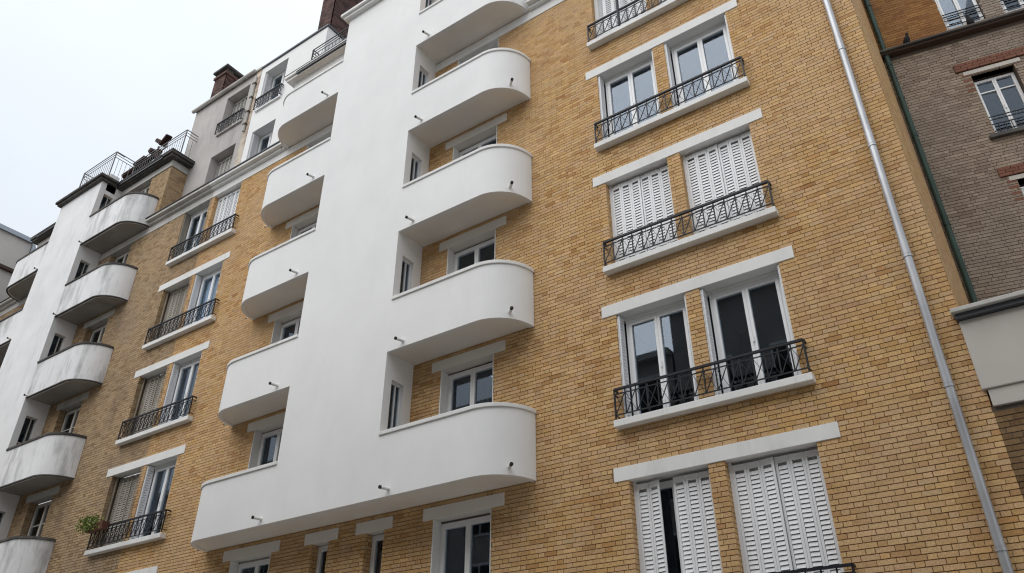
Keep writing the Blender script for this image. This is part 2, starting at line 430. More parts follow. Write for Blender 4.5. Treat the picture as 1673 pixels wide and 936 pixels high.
def shutter(parent, x0, x1, z0, z1, y, material, ncol=6, angles=None, split=None, single=False, pitch=.0635, left=None):
    """closed metal folding shutters: leaves with pressed louvre slats. angles: fold of each leaf in degrees"""
    n = ncol; w = (x1-x0)/n
    angles = angles or [3 if i % 2 else -3 for i in range(n)]
    half = n//2 if split is None else split
    def leaf(ox, oy, ang, sgn):
        u = Vector((math.cos(R(ang))*sgn, math.sin(R(ang)), 0)); nrm = Vector((-u.y, u.x, 0)) if sgn > 0 else Vector((u.y, -u.x, 0))
        st = .036; th = .016; O = Vector((ox, oy, 0)); Z = Vector((0,0,1)); mb = MB()
        g = .002
        mb.obox(O+u*g+Z*z0, u*(st), nrm*th, Z*(z1-z0)); mb.obox(O+u*(w-st-g)+Z*z0, u*st, nrm*th, Z*(z1-z0))
        mb.obox(O+u*(st+g)+Z*z0, u*(w-2*st-2*g), nrm*th, Z*.07); mb.obox(O+u*(st+g)+Z*(z1-.09), u*(w-2*st-2*g), nrm*th, Z*.09)
        lf = mb.build('shutter_leaf', material, parent)
        zz = z0 + .085; sl = MB(); me = None
        base_o = u*(st+g+.004); wd = w-2*st-2*g-.008
        def slat_geo(m, o):
            m.obox(o - nrm*.002, u*wd, nrm*.006, Z*.057 + nrm*.016)
        while zz < z1 - .095 - .058:
            if single:
                if me is None:
                    q = MB(); slat_geo(q, Vector((0,0,0))); me = q.mesh('slat', material)
                s_ = bpy.data.objects.new('slat', me); COL.objects.link(s_); s_.parent = lf
                s_.location = O + base_o + Z*zz
            else: slat_geo(sl, O + base_o + Z*zz)
            zz += pitch
        if not single:
            o = sl.build('slats', material, lf); o['kind'] = 'stuff'
        return O + u*w
    px, py = x0, y
    for i in range(half if left is None else left):
        e = leaf(px, py, angles[i], 1); px, py = e.x, e.y
    px, py = x1, y
    for i in range(n-1, half-1, -1):
        e = leaf(px, py, angles[i], -1); px, py = e.x, e.y

def folded(parent, xj, side, z0, z1, material, y0=.02, y1=.235, n=3):
    """shutter leaves folded back into the reveal; side +1: against the left jamb"""
    for i in range(n):
        t = .012; g = .017
        xa = xj + side*(.004 + i*g); xb = xa + side*t
        yy = y0 + .006*(i % 2); ye = y1 - .02*i
        mb = MB(); mb.box(min(xa,xb), max(xa,xb), yy, yy+.03, z0+.01, z1-.02).box(min(xa,xb), max(xa,xb), ye-.03, ye, z0+.01, z1-.02)
        zz = z0 + .07
        mb.box(min(xa,xb), max(xa,xb), yy+.03, ye-.03, z0+.01, z0+.06).box(min(xa,xb), max(xa,xb), yy+.03, ye-.03, z1-.08, z1-.02)
        while zz < z1 - .09:
            mb.box(min(xa,xb)+.002, max(xa,xb)-.002, yy+.03, ye-.03, zz, zz+.047); zz += .0635
        mb.build('folded_shutter', material, parent)

def railing(parent, x0, x1, zb, zt, y, yw, material=IRON, step=.19, cross=True, post_r=.011, single=True):
    """window railing: top rail, second rail, bottom rail, balusters, crossed bars, returns to the wall"""
    mb = MB(); z2 = zt - .105
    mb.box(x0, x1, y-.022, y+.022, zt-.036, zt)
    mb.box(x0, x1, y-.008, y+.008, z2-.008, z2+.008).box(x0, x1, y-.008, y+.008, zb-.009, zb+.009)
    for x in (x0, x1):
        mb.bar((x, y, zt-.014), (x, yw, zt-.014), .03, .028); mb.bar((x, y, zb), (x, yw, zb), .016); mb.bar((x, y, z2), (x, yw, z2), .016)
        mb.bar((x, y, zb-.05), (x, y, zt-.03), .026)
    r = mb.build('railing', material, parent)
    n = max(2, round((x1-x0)/step)); s = (x1-x0)/n
    bl = None; xm = None; cross_mb = MB()
    for i in range(n):
        xa = x0 + i*s
        if i:
            if bl is None: bl = MB().box(-.010, .010, -.008, .008, zb-z2, zt-z2-.028).mesh('baluster', material)
            o = bpy.data.objects.new('baluster', bl); COL.objects.link(o); o.parent = r; o.location = (xa, y, z2)
        if cross:
            if xm is None:
                q = MB(); q.bar((.008, -.004, zb-z2), (s-.008, -.004, 0), .013); q.bar((.008, .006, 0), (s-.008, .006, zb-z2), .007)
                xm = q.mesh('cross_bar', material)
            o = bpy.data.objects.new('cross_bar', xm); COL.objects.link(o); o.parent = r; o.location = (xa, y, z2)
    return r

def arc_path(xs, xe, depth, sgn, nseg=26, rad=None):
    """front edge of a balcony: straight from xs then a quarter round ending on the wall at xe"""
    r = rad or depth
    cx = xe - sgn*r
    p = [(xs, -depth)]
    for i in range(nseg+1):
        t = math.pi/2*i/nseg
        p.append((cx + sgn*r*math.sin(t), -depth*math.cos(t)))
    return p
def offset(path, d):
    out = []
    n = len(path)
    for i, (x, y) in enumerate(path):
        a = path[max(0, i-1)]; b = path[min(n-1, i+1)]
        tx, ty = b[0]-a[0], b[1]-a[1]; l = math.hypot(tx, ty) or 1
        nx, ny = -ty/l, tx/l
        out.append((x + nx*d, y + ny*d))
    return out
def spout(parent, p, d, ln=.20, r=.031):
    p, d = Vector(p), Vector(d).normalized()
    o = MB().tube(p, p + d*ln, r, 12).build('drain_spout', SPOUT, parent, smooth=False)
    MB().tube(p + d*(ln-.035), p + d*(ln+.004), r*1.04, 12).build('spout_mouth', SPOUTIN, o)

def balcony(parent, path, z, wallm, copem, soffm, coping_h=.075, h=1.19, flip=1):
    """path runs so that its left normal points into the balcony"""
    inner = offset(path, .10)
    mb = MB().strip(path, inner, z, z+h)
    b = mb.build('balcony', wallm, parent)
    # coping
    MB().strip(offset(path, -.03), offset(path, .125), z+h+.002, z+h+coping_h).build('coping', copem, b, bevel=.008)
    # floor slab, its painted underside 2 cm above the drip edge
    ring = offset(path, .098)
    pts = list(ring)
    pts[0] = (path[0][0], pts[0][1]); pts[-1] = (pts[-1][0], -.001)
    poly = pts + [(path[0][0], -.001)] if abs(path[0][1]) > .01 else pts
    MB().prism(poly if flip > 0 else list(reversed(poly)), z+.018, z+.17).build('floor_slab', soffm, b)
    return b

# ================================================================== ground, street
structure(MB().box(-400, 400, -400, 400, -.5, -.13).build('ground', PAVE))
structure(MB().box(-200, 200, -10.2, -2.6, -.2, -.12).build('road', ASPHALT))
structure(MB().box(-200, 200, -2.45, 6, -.3, 0).build('pavement_near_building', PAVE))
structure(MB().box(-200, 200, -2.6, -2.45, -.3, .005).build('kerb_near_building', KERB))
structure(MB().box(-200, 200, -14, -10.35, -.3, 0).build('pavement_across', PAVE))
structure(MB().box(-200, 200, -10.35, -10.2, -.3, .005).build('kerb_across', KERB))
for i in range(14):
    structure(MB().box(-42+i*5, -40+i*5, -6.46, -6.34, -.119, -.115).build('lane_marking', PAINT))

# ================================================================== the two apartment fronts
E_MAIN = empty('apartment_building', (XM, 0, 0), 'renovated apartment building with clean ochre brick, tall white central bay and white rounded balconies', 'building')
E_OLD = empty('apartment_building', (XO, 0, 0), 'weathered apartment building further left with stained white bay, dark-topped rounded balconies and dull brick', 'building')

def front(E, xa, xb, xc, st):
    """brick front with its central bay and balconies; st = style"""
    main = st == 'main'
    wallm, copem, soffm = (WHITE, TRIM, SOFFIT) if main else (OLDWHITE, OLDCOPE, OLDSOFFIT)
    trim = TRIM if main else OLDTRIM
    brick = BR_MAIN if main else BR_OLD
    mort = MORTAR if main else MORTAR_OLD
    ops = []                                # openings (x0, x1, z0, z1)
    for k in range(5):
        for s in (-1, 1):
            a, b = sorted((xc + s*2.17, xc + s*3.45))
            ops.append((a, b, bz(k)-F+.17 if k else 3.2, lz(k)))
    for s in (-1, 1):
        a, b = sorted((xc + s*.5, xc + s*.97)); ops.append((a, b, 4.0, L0))
    if main:
        bays = [((-5.32, -4.02), (-3.77, -2.44), 0), ((-20.69, -19.37), (-19.11, -17.81), 1)]
    else:
        bays = [((-20.69, -19.37), (-19.11, -17.81), 1)]
    for w1, w2, left in bays:
        for k in range(5):
            for w in (w1, w2):
                if xa < (w[0]+w[1])/2 < xb: ops.append((w[0], w[1], sz(k)+.11, lz(k)))
    # ---- mortar backing
    hol = [(o[0]-.012, o[1]+.012, o[2], o[3]) for o in ops]
    mb = MB()
    wall_sheet(mb, xa, xb, 2.4, TOPZ-.01, hol, .012, .25)
    topw = [] if main else [(*sorted((xc + s*2.17, xc + s*3.45)), 18.0, CORN-.255) for s in (1, -1)]
    wall_sheet(mb, max(xa, xc-HW), xc+HW, TOPZ, CORN, topw, .010, .27)
    for x0, x1, z0, z1 in topw: window(E, x0+.005, x1-.005, z0, z1-.04, .2, OLDFRAME, 2)
    bw = mb.build('brick_wall', mort, E)
    # ---- bricks
    full = list(ops)
    for k in range(4):
        for w1, w2, left in bays:
            full.append((w1[0]-.28, w2[1]+.26, lz(k), lz(k)+3*C))
        for s in (-1, 1):
            a, b = sorted((xc + s*1.925, xc + s*3.73)); full.append((a, b, lz(k), lz(k)+3*C))
    for s in (-1, 1):
        a, b = sorted((xc + s*.24, xc + s*1.18)); full.append((a, b, L0, L0+3*C))
    full.append((xc-HC+.02, xc+HC-.02, B0+.02, 30))
    lay = brick_layout(xa, xb, 2.4, TOPZ+.01, full, 3 if main else 5)
    jam = [(o[0], 1, 0, .19, o[2], o[3]) for o in ops if o[2] > 2.9]
    put_bricks(lay, 0.0, 0, bw, brick, 'brick_courses', keep=300 if main else 0, jamb=jam)
    lay = brick_layout(max(xa, xc-HW), xc+HW, TOPZ+.26, CORN-.25, [(xc-HC+.02, xc+HC-.02, 0, 30)] + [(*sorted((xc + s*2.17, xc + s*3.45)), 18.0, CORN-.25) for s in ((1,-1) if not main else ())], 11)
    put_bricks(lay, 0.0, 0, bw, brick, 'brick_courses')
    # ---- brick return of the tall storey facing right
    ret = MB()
    n0 = math.ceil((TOPZ+.26-L0)/C); n1 = math.floor((CORN-.25-L0)/C)
    for n in range(n0, n1):
        za, zb = L0+n*C+.0055, L0+(n+1)*C-.0055; y = .0
        offs = .0 if n % 2 else .11
        edges = [0, .105+offs, .105+offs+.23, .105+offs+.46, YA]
        for p, q in zip(edges, edges[1:]):
            if q > p: ret.box(xc+HW-.05, xc+HW+random.uniform(0, .002), min(p, YA)+.004, min(q, YA)-.004, za, zb, tint=random.random())
    o = ret.build('return_bricks', brick, bw); o['kind'] = 'stuff'
    MB().box(xc+HW-.3, xc+HW-.008, .282, YA, TOPZ+.2, CORN).build('return_wall', mort, E)
    # ---- band across the front and top frieze
    def band(x0, x1): MB().box(x0, x1, -.022, .27, TOPZ-.004, TOPZ+.27).build('band_course', trim if main else OLDTRIM, E, bevel=.006)
    band(xa if not main else xa+.002, xc-HC) ; band(xc+HC, xb-.002)
    for x0, x1 in ((max(xa, xc-HW-.01), xc-HC), (xc+HC, xc+HW+.01)):
        MB().box(x0, x1, -.018, YA, CORN-.26, CORN).build('frieze', trim, E)
    top = TRIM if main else OLDCOPE
    c_ = MB()
    c_.box(max(xa-.0, xc-HW-.2), xc+HW+.22, -.22, YA+.1, CORN+.002, CORN+.10)
    cor = c_.build('cornice', trim if main else OLDCOPE, E, bevel=.01)
    MB().box(max(xa-.0, xc-HW-.26), xc+HW+.28, -.28, YA+.1, CORN+.102, CORN+.22).build('cornice_edge', TRIM if main else OLDCOPE, cor, bevel=.01)
    MB().box(max(xa-.0, xc-HW-.27), xc+HW+.29, -.29, YA+.1, CORN+.222, CORN+.24).build('zinc_edge', ZINC_DARK, cor)
    # ---- white bay
    zt = CORN + .0
    fr = MB(); fr.box(xc-HC, xc+HC, -.80, -.60, B0, zt)
    fr.box(xc-HC, xc-HC+.15, -.60, 0, B0+.02, zt)                       # left cheek
    X0, X1 = xc+HC-.15, xc+HC
    fr.box(X0, X1, -.24, 0, B0+.02, zt)                                 # right cheek with a slim window per storey
    zc = B0 + .02
    sw = []
    for k in range(6):
        za, zb = bz(k) + .45, bz(k) + 2.42
        if zb > zt: zb = zt - .3
        fr.box(X0, X1, -.60, -.24, zc, za); zc = zb; sw.append((za, zb))
        if zb >= zt - .31: break
    fr.box(X0, X1, -.60, -.24, zc, zt)
    bay = fr.build('white_bay', WHITE if main else OLDBAY, E)
    for za, zb in sw:
        wx = xc+HC-.14
        m = MB(); fm = PVC if main else OLDFRAME
        m.box(wx, wx+.05, -.60, -.58, za, zb).box(wx, wx+.05, -.26, -.24, za, zb).box(wx, wx+.05, -.58, -.26, zb-.03, zb).box(wx, wx+.05, -.58, -.26, za, za+.04)
        m.box(wx, wx+.045, -.395, -.365, za+.04, zb-.03)
        if not main: m.box(wx, wx+.045, -.58, -.26, za+1.1, za+1.14)
        o = m.build('side_window', fm, E)
        MB().box(wx+.015, wx+.02, -.58, -.395, za+.04, zb-.03).build('pane', GLASS, o)
        MB().box(wx+.015, wx+.02, -.365, -.26, za+.04, zb-.03).build('pane', GLASS, o)
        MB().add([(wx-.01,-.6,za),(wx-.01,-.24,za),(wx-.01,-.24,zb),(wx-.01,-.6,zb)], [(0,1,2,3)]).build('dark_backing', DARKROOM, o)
    bc = MB().box(xc-HC-.12, xc+HC+.12, -.93, -.285, zt+.003, zt+.10).build('bay_cornice', top, E, bevel=.02)
    MB().box(xc-HC-.20, xc+HC+.20, -1.0, -.295, zt+.102, zt+.21).build('cornice_edge', top, bc, bevel=.015)
    # ---- balconies
    P = .80
    R_ = lambda s: arc_path(xc + s*HC, xc + s*HB, P, s)
    for k in range(1, 5):
        for s in (1, -1):
            p = R_(s)
            if s < 0: p = list(reversed(p))
            b = balcony(E, p if s > 0 else p, bz(k), wallm, copem, soffm, flip=1) if s > 0 else balcony_left(E, p, bz(k), wallm, copem, soffm)
            if main:
                spout(b, (xc + s*(HC+.42), -.79, bz(k)+.12), (-.35*1, -1, .05))
                if s > 0: spout(b, (xc+4.17, -.50, bz(k)+.12), (.75, -.66, .05))
                else: spout(b, (xc-HB+.03, -.12, bz(k)+.04), (-1, -.05, 0), .16, .02)
            else: MB().strip(offset(p, -.005), offset(p, .05), bz(k)-.012, bz(k)+.022).build('drip_edge', OLDCOPE, b)
            if not main: spout(b, (xc + s*(HC+.1), -.79, bz(k)+.05), (-.3, -1, .05), .12)
    # lowest balcony runs right across below the bay, whose front closes its middle
    p = list(reversed(arc_path(xc, xc-HB, P, -1))) + arc_path(xc, xc+HB, P, 1)
    pr_ = arc_path(xc+HC, xc+HB, P, 1); pl_ = list(reversed(arc_path(xc-HC, xc-HB, P, -1)))
    b = None
    for q in (pr_, pl_):
        b = MB().strip(q, offset(q, .10), B0, B0+1.19).build('balcony', wallm, E)
        MB().strip(offset(q, -.03), offset(q, .125), B0+1.192, B0+1.265).build('coping', copem, b, bevel=.008)
    ring = offset(p, .098)
    ring[0] = (ring[0][0], -.001); ring[-1] = (ring[-1][0], -.001)
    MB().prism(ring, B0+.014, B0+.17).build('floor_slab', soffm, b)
    if main:
        for x in (xc-1.62, xc+1.78): spout(b, (x, -.79, B0+.12), (-.35, -1, .05))
        spout(b, (xc+4.17, -.50, B0+.12), (.75, -.66, .05))
        spout(b, (xc-HB+.03, -.12, B0+.04), (-1, -.05, 0), .16, .02)
    # ---- lintels, windows under and behind the balconies
    for k in range(5):
        for s in (-1, 1):
            a, bb = sorted((xc + s*1.925, xc + s*3.73))
            x0, x1 = sorted((xc + s*2.17, xc + s*3.45))
            if k < 4: MB().box(a, bb, -.016, .24, lz(k)-.005, lz(k)+3*C-.004).build('lintel', CREAMTRIM if main else OLDTRIM, E, bevel=.005)
            else: MB().box(x0, x1, .205, .26, lz(k)-.02, lz(k)+.1).build('lintel', trim, E)
            zb = (bz(k)-F+.17) if k else 3.2
            window(E, x0+.01, x1-.01, max(zb, lz(k)-2.3), lz(k)-.05, .205, PVC if main else OLDFRAME, 2, painted_sky=0, transom=None if main else .72)
            if main:   # white painted reveal
                MB().box(x0-.006, x0+.016, -.004, .20, max(zb, lz(k)-2.3), lz(k)-.008).build('reveal', TRIM, E)
                MB().box(x1-.012, x1+.004, -.004, .20, max(zb, lz(k)-2.3), lz(k)-.008).build('reveal', TRIM, E)
    for s in (-1, 1):
        a, bb = sorted((xc + s*.24, xc + s*1.18)); x0, x1 = sorted((xc + s*.5, xc + s*.97))
        MB().box(a, bb, -.016, .24, L0-.005, L0+3*C-.004).build('lintel', CREAMTRIM if main else OLDTRIM, E, bevel=.005)
        window(E, x0+.004, x1-.004, 4.0, L0-.02, .19, PVC, 1, depth=1.0)
    return bw

def balcony_left(parent, p, z, wallm, copem, soffm):
    inner = offset(p, .10)
    b = MB().strip(p, inner, z, z+1.19).build('balcony', wallm, parent)
    MB().strip(offset(p, -.03), offset(p, .125), z+1.192, z+1.265).build('coping', copem, b, bevel=.008)
    ring = offset(p, .098); ring[0] = (ring[0][0], -.001); ring[-1] = (p[-1][0], ring[-1][1])
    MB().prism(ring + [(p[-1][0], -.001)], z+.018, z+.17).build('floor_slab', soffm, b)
    return b

bw_main = front(E_MAIN, SEAM, -.29, XM, 'main')
bw_old = front(E_OLD, -33.5, SEAM, XO, 'old')

# ---- window pairs with lintel, sill, railing
def pair(w1, w2, k, kind1, kind2, E, lint_x, sill_x, old1=False):
    z0, z1 = sz(k)+.115, lz(k)
    if k < 4: MB().box(lint_x[0], lint_x[1], -.018, .27, lz(k)-.005, lz(k)+3*C-.002).build('lintel', TRIM, E, bevel=.006)
    else: MB().box(lint_x[0], lint_x[1], .202, .28, lz(k)-.01, lz(k)+.2).build('lintel', TRIM, E)
    MB().box(sill_x[0], sill_x[1], -.15, .25, sz(k), sz(k)+.115).build('sill', TRIM, E, bevel=.008)
    railing(E, sill_x[0]+.04, sill_x[1]-.03, sz(k)+.20 - (.2 if k == 0 else 0), sz(k)+.665 - (.2 if k == 0 else 0), -.12, .004)
    for w, kind, old in ((w1, kind1, old1), (w2, kind2, False)):
        x0, x1 = w; EE = E_OLD if old else E
        sm = SHUT_OLD if old else SHUT
        if kind == 'open':
            window(EE, x0+.075, x1-.05, z0+.01, z1-.07, .215, PVC, 2)
            MB().box(x0, x1, .20, .285, z1-.068, z1-.008).build('frame_head', TRIM, EE)
            folded(EE, x0, 1, z0, z1-.01, sm); folded(EE, x1, -1, z0, z1-.01, sm, n=2)
        elif kind == 'painted_sky':
            window(EE, x0+.075, x1-.05, z0+.01, z1-.07, .215, PVC, 2, painted_sky=1)
            MB().box(x0, x1, .20, .285, z1-.068, z1-.008).build('frame_head', TRIM, EE)
            folded(EE, x0, 1, z0, z1-.01, sm); folded(EE, x1, -1, z0, z1-.01, sm, n=2)
        elif kind in ('closed', 'closed1', 'half'):
            window(EE, x0+.02, x1-.02, z0+.01, z1-.05, .25, PVC if not old else OLDFRAME, 2)
            MB().box(x0+.002, x0+.05, .135, .155, z0+.005, z1-.01).build('shutter_post', sm, EE); MB().box(x1-.03, x1-.002, .135, .155, z0+.005, z1-.01).build('shutter_post', sm, EE)
            ys = .215 if old else .14
            if kind == 'half':
                shutter(EE, x0+.05, x1-.03, z0+.015, z1-.05, .14, sm, angles=[3, -14, 0, 2, -2, 2], single=True, left=2)
            else:
                shutter(EE, x0+.05, x1-.03, z0+.015, z1-.05, ys, sm, angles=[2, -2, -9, 2, -3, 2] if kind == 'closed1' else None, single=(kind == 'closed1'))
RW = ((-5.32, -4.02), (-3.77, -2.44)); RL = (-5.59, -2.18); RS = (-5.44, -2.27)
pair(*RW, 0, 'half', 'closed1', E_MAIN, (-5.57, -2.11), RS)
pair(*RW, 1, 'open', 'open', E_MAIN, RL, RS)
pair(*RW, 2, 'closed', 'closed', E_MAIN, RL, RS)
pair(*RW, 3, 'open', 'open', E_MAIN, RL, RS)
pair(*RW, 4, 'closed', 'closed', E_MAIN, RL, RS)
LW = ((-20.69, -19.37), (-19.11, -17.81)); LL = (-20.97, -17.54); LS = (-20.74, -17.52)
pair(*LW, 0, 'closed', 'open', E_MAIN, LL, LS, True)
pair(*LW, 1, 'closed', 'open', E_MAIN, LL, LS, True)
pair(*LW, 2, 'closed', 'open', E_MAIN, LL, LS, True)
pair(*LW, 3, 'closed', 'painted_sky', E_MAIN, LL, LS, True)  # right window gets the sheet painted as mirrored sky
pair(*LW, 4, 'open', 'closed', E_MAIN, LL, LS, True)
MB().tube((-4.63, -.13, sz(4)+.15), (-4.63, -.13, sz(4)+2.0), .03, 10).build('awning_post', IRON, E_MAIN)

# ---- long cornice over the window pairs, at the foot of the attic
def cornice(E, x0, x1, m, edge):
    c_ = MB().box(x0, x1, -.12, YA, TOPZ+.272, TOPZ+.36).build('cornice', m, E, bevel=.008)
    MB().box(x0, x1, -.24, YA, TOPZ+.362, TOPZ+.46).build('cornice_edge', m, c_, bevel=.012)
    MB().box(x0, x1, -.27, YA, TOPZ+.462, TOPZ+.50).build('zinc_edge', edge, c_)
cornice(E_MAIN, SEAM+.001, XM-HB-.02, TRIM, ZINC_DARK)
cornice(E_MAIN, XM+HB+.05, -.29, TRIM, ZINC_DARK)
cornice(E_OLD, XO+HB+.05, SEAM-.001, OLDTRIM, OLDCOPE)
cornice(E_OLD, -33.5, XO-HB-.02, OLDTRIM, OLDCOPE)

# ---- attic storeys
def attic(E, x0, x1, wins, m, jm, old):
    zt = 23.62
    mb = MB(); h = [(a, b, z0, z1) for a, b, z0, z1 in wins]
    wall_sheet(mb, x0, x1, TOPZ+.3, zt, h, YA, .42)
    w = mb.build('attic_wall', m, E)
    for a, b, z0, z1 in wins:
        if old:
            window(E, a+.01, b-.01, z0+.01, z1-.05, YA+.40, OLDFRAME, 2)
            shutter(E, a+.02, b-.02, z0+.02, z1-.05, YA+.30, OLDTRIM, angles=[2,-2,2,-2,2,-2])
        else:
            window(E, a+.02, b-.02, z0+.01, z1-.03, YA+.34, PVC, 2)
            folded(E, a, 1, z0, z1-.01, SHUT, YA+.05, YA+.30)
        railing(E, a-.06, b+.06, z0+.06, z0+.52, YA-.10, YA, step=.15, cross=True)
        MB().box(a-.04, b+.04, YA-.07, YA+.3, z0-.06, z0).build('sill', m, E)
    return w
attic(E_MAIN, SEAM+.001, -15.83, [(-18.95, -17.75, 18.3, 20.33), (-19.0, -17.76, 21.36, 23.30)], WHITE, WHITE, False)
attic(E_OLD, -23.15, SEAM-.30, [(-21.19, -19.82, 18.3, 20.30), (-21.13, -19.81, 21.33, 23.2)], GREYATTIC, GREYATTIC, True)
MB().box(SEAM-.298, SEAM-.002, YA-.012, YA+.4, TOPZ+.5, 23.6).build('patched_seam_strip', CREAMSTRIP, E_OLD)
MB().tube((SEAM-.2, YA-.06, 20.6), (SEAM-.2, YA-.06, 23.3), .045, 10).build('old_downpipe', OLDTRIM, E_OLD)
for zz in (20.9, 21.5, 22.2, 22.9): MB().box(SEAM-.27, SEAM-.13, YA-.115, YA, zz, zz+.06).build('pipe_bracket', WOODDARK, E_OLD)
MB().box(SEAM+.0, -15.78, YA-.05, 9, 23.625, 23.70).build('roof', ZINC_DARK, E_MAIN)
MB().box(-23.22, SEAM-.002, YA-.06, 9, 23.623, 23.72).build('roof', OLDTRIM, E_OLD)
MB().tube((-23.25, YA-.10, 23.60), (SEAM-.3, YA-.10, 23.63), .07, 10).build('gutter', OLDTRIM, E_OLD)
MB().box(-15.95, -15.83, YA+.425, 9, TOPZ, 23.62).build('attic_side_wall', WHITE, E_MAIN)
MB().box(-23.15, -23.03, YA+.425, 9, TOPZ, 23.62).build('attic_side_wall', GREYATTIC, E_OLD)
MB().box(-6.78, -.30, YA, YA+.3, TOPZ+.5, 23.62).build('attic_wall', WHITE, E_MAIN)
MB().box(-6.78, -.30, YA-.05, 9, 23.625, 23.70).build('roof', ZINC_DARK, E_MAIN)
# terrace roofs, rear and party walls that close the blocks
MB().box(XM-HW+.3, XM+HW-.3, -.28, 9, CORN+.05, CORN+.16).build('terrace_roof', ZINC_DARK, E_MAIN)
MB().box(XO-HW+.3, XO+HW-.3, -.28, 9, CORN+.05, CORN+.16).build('terrace_roof', ZINC_DARK, E_OLD)
MB().box(-33.5, SEAM-.01, 9, 9.3, 0, 23.6).build('rear_wall', STONE, E_OLD)
MB().box(SEAM+.01, -.3, 9, 9.3, 0, 23.6).build('rear_wall', STONE, E_MAIN)
MB().box(SEAM+.002, -.29, .02, .4, 0, 2.398).build('ground_floor_wall', STONE, E_MAIN)
MB().box(-33.5, SEAM-.002, .02, .4, 0, 2.398).build('ground_floor_wall', STONE, E_OLD)

# ---- chimneys of purple-brown brick
def chimney(E, x0, x1, y0, y1, z0, z1, m):
    lay = MB(); n = int((z1-z0)/C)
    core = MB().box(x0+.012, x1-.012, y0+.012, y1-.012, z0, z1).build('chimney', MORTAR_GREY, E)
    for i in range(n):
        za, zb = z0+i*C+.005, z0+(i+1)*C-.005; o = .0 if i % 2 else .115
        x = x0 - o
        while x < x1:
            a, b = max(x+.005, x0), min(x+.225, x1)
            if b-a > .03: lay.box(a, b, y0, y0+.05, za, zb, tint=random.random())
            x += .23
        y = y0 - (.115-o)
        while y < y1:
            a, b = max(y+.005, y0+.002), min(y+.225, y1)
            if b-a > .03:
                lay.box(x1-.05, x1, a, b, za, zb, tint=random.random())
            y += .23
    o = lay.build('chimney_bricks', m, core); o['kind'] = 'stuff'
    MB().box(x0-.05, x1+.05, y0-.05, y1+.05, z1, z1+.12).build('corbel', BR_CHIM, core)
    cp = MB().box(x0-.10, x1+.10, y0-.10, y1+.10, z1+.32, z1+.42).build('cap', OLDCOPE, core, bevel=.01)
    t = MB(); yy = y0+.02
    while yy < y1-.1:
        for xx in (x0+.0, x1-.12): t.box(xx, xx+.12, yy, yy+.28, z1+.12, z1+.32)
        yy += .62
    t.build('cap_pier', OLDCOPE, core)
chimney(E_OLD, -22.62, -21.92, .74, 3.9, 23.72, 25.12, BR_CHIM)
chimney(E_MAIN, -16.52, -15.86, .74, 4.2, 23.70, 26.6, BR_CHIM)
for i, y in enumerate((1.7, 2.6, 3.5)):
    MB().tube((-16.2, y, 27.0), (-16.2, y, 27.5), .13, 12, .10).build('chimney_pot', FLUE, E_MAIN)

# ---- roof terrace railings (thin rails and bars)
def terrace_rail(E, pts, z0, z1, m=IRON_GREY, step=.16):
    mb = MB()
    for a, b in zip(pts, pts[1:]):
        for z in (z1, z1-.13, z1-.26, z0+.06): mb.bar((*a, z), (*b, z), .026 if z == z1 else .018)
    for p in pts: mb.bar((*p, z0), (*p, z1), .035)
    r = mb.build('terrace_railing', m, E)
    for a, b in zip(pts, pts[1:]):
        L = math.hypot(b[0]-a[0], b[1]-a[1]); n = max(1, round(L/step))
        me = MB().box(-.006, .006, -.006, .006, z0+.06, z1-.26).mesh('baluster', m)
        for i in range(1, n):
            o = bpy.data.objects.new('baluster', me); COL.objects.link(o); o.parent = r
            o.location = (a[0]+(b[0]-a[0])*i/n, a[1]+(b[1]-a[1])*i/n, 0)
    return r
RZ = CORN+.24
terrace_rail(E_OLD, [(XO-.95, 1.0), (XO-.95, -.62), (XO+1.32, -.62), (XO+1.32, .18), (XO+HW-.02, .18), (XO+HW-.02, YA+.5)], RZ, RZ+1.38)
terrace_rail(E_MAIN, [(XM-4.37, .9), (XM-4.37, .22), (XM-HC-.1, .22), (XM-HC-.1, .9)], RZ, RZ+1.38, IRON)

# ---- grey rain pipe on the clean brick
def downpipe(E, x, y, r, z0, z1, m, joints, name='rain_pipe', mj=None):
    p = MB().tube((x, y, z0), (x, y, z1), r, 20).build(name, m, E, smooth=True)
    e = p.modifiers.new('edge', 'EDGE_SPLIT'); e.split_angle = R(50)
    for z in joints:
        MB().tube((x, y, z-.02), (x, y, z+.02), r*1.16, 20).box(x-.02, x+.02, y, .01, z-.015, z+.015).build('pipe_clip', mj or m, p)
        MB().tube((x, y, z+.03), (x, y, z+.26), r*1.045, 20).build('pipe_socket', m, p)
PIPEM = plaster('galvanised_pipe', (.44,.45,.47), .14, rough=.36, stain=(.27,.27,.28), stain_amt=.5, bstr=.02)
base(PIPEM).inputs['Metallic'].default_value = .45
downpipe(E_MAIN, -.665, -.09, .056, .1, 17.2, PIPEM, (3.72, 5.75, 7.74, 9.80, 11.95, 14.1, 16.2))

# ---- side wall of the renovated block, seen edge-on beside the grey neighbour
sidew = MB(); XA, XB, YB = -.29, -.20, 4.2
sidew.prism([(XA-.3, .29), (XA-.012, .05), (XB-.012, YB+.3), (XA-.3, YB+.3)], 2.4, TOPZ+.3)
sw_o = sidew.build('side_wall', MORTAR, E_MAIN)
sb = MB(); dxy = Vector((XB-XA, YB, 0)).normalized(); nr = Vector((-dxy.y, dxy.x, 0))
for n in range(-20, 160):
    za, zb = L0+n*C+.0055, L0+(n+1)*C-.0055
    if zb > TOPZ: break
    t = 0.0 if n % 2 else -.115
    while t < YB:
        a, b = max(t, .055), min(t+.22, YB)
        if b-a > .03: sb.obox(Vector((XA, 0, za)) + dxy*a, dxy*(b-a), nr*.04, Vector((0,0,zb-za)), tint=random.random())
        t += .2325
o = sb.build('side_bricks', BR_MAIN, sw_o); o['kind'] = 'stuff'

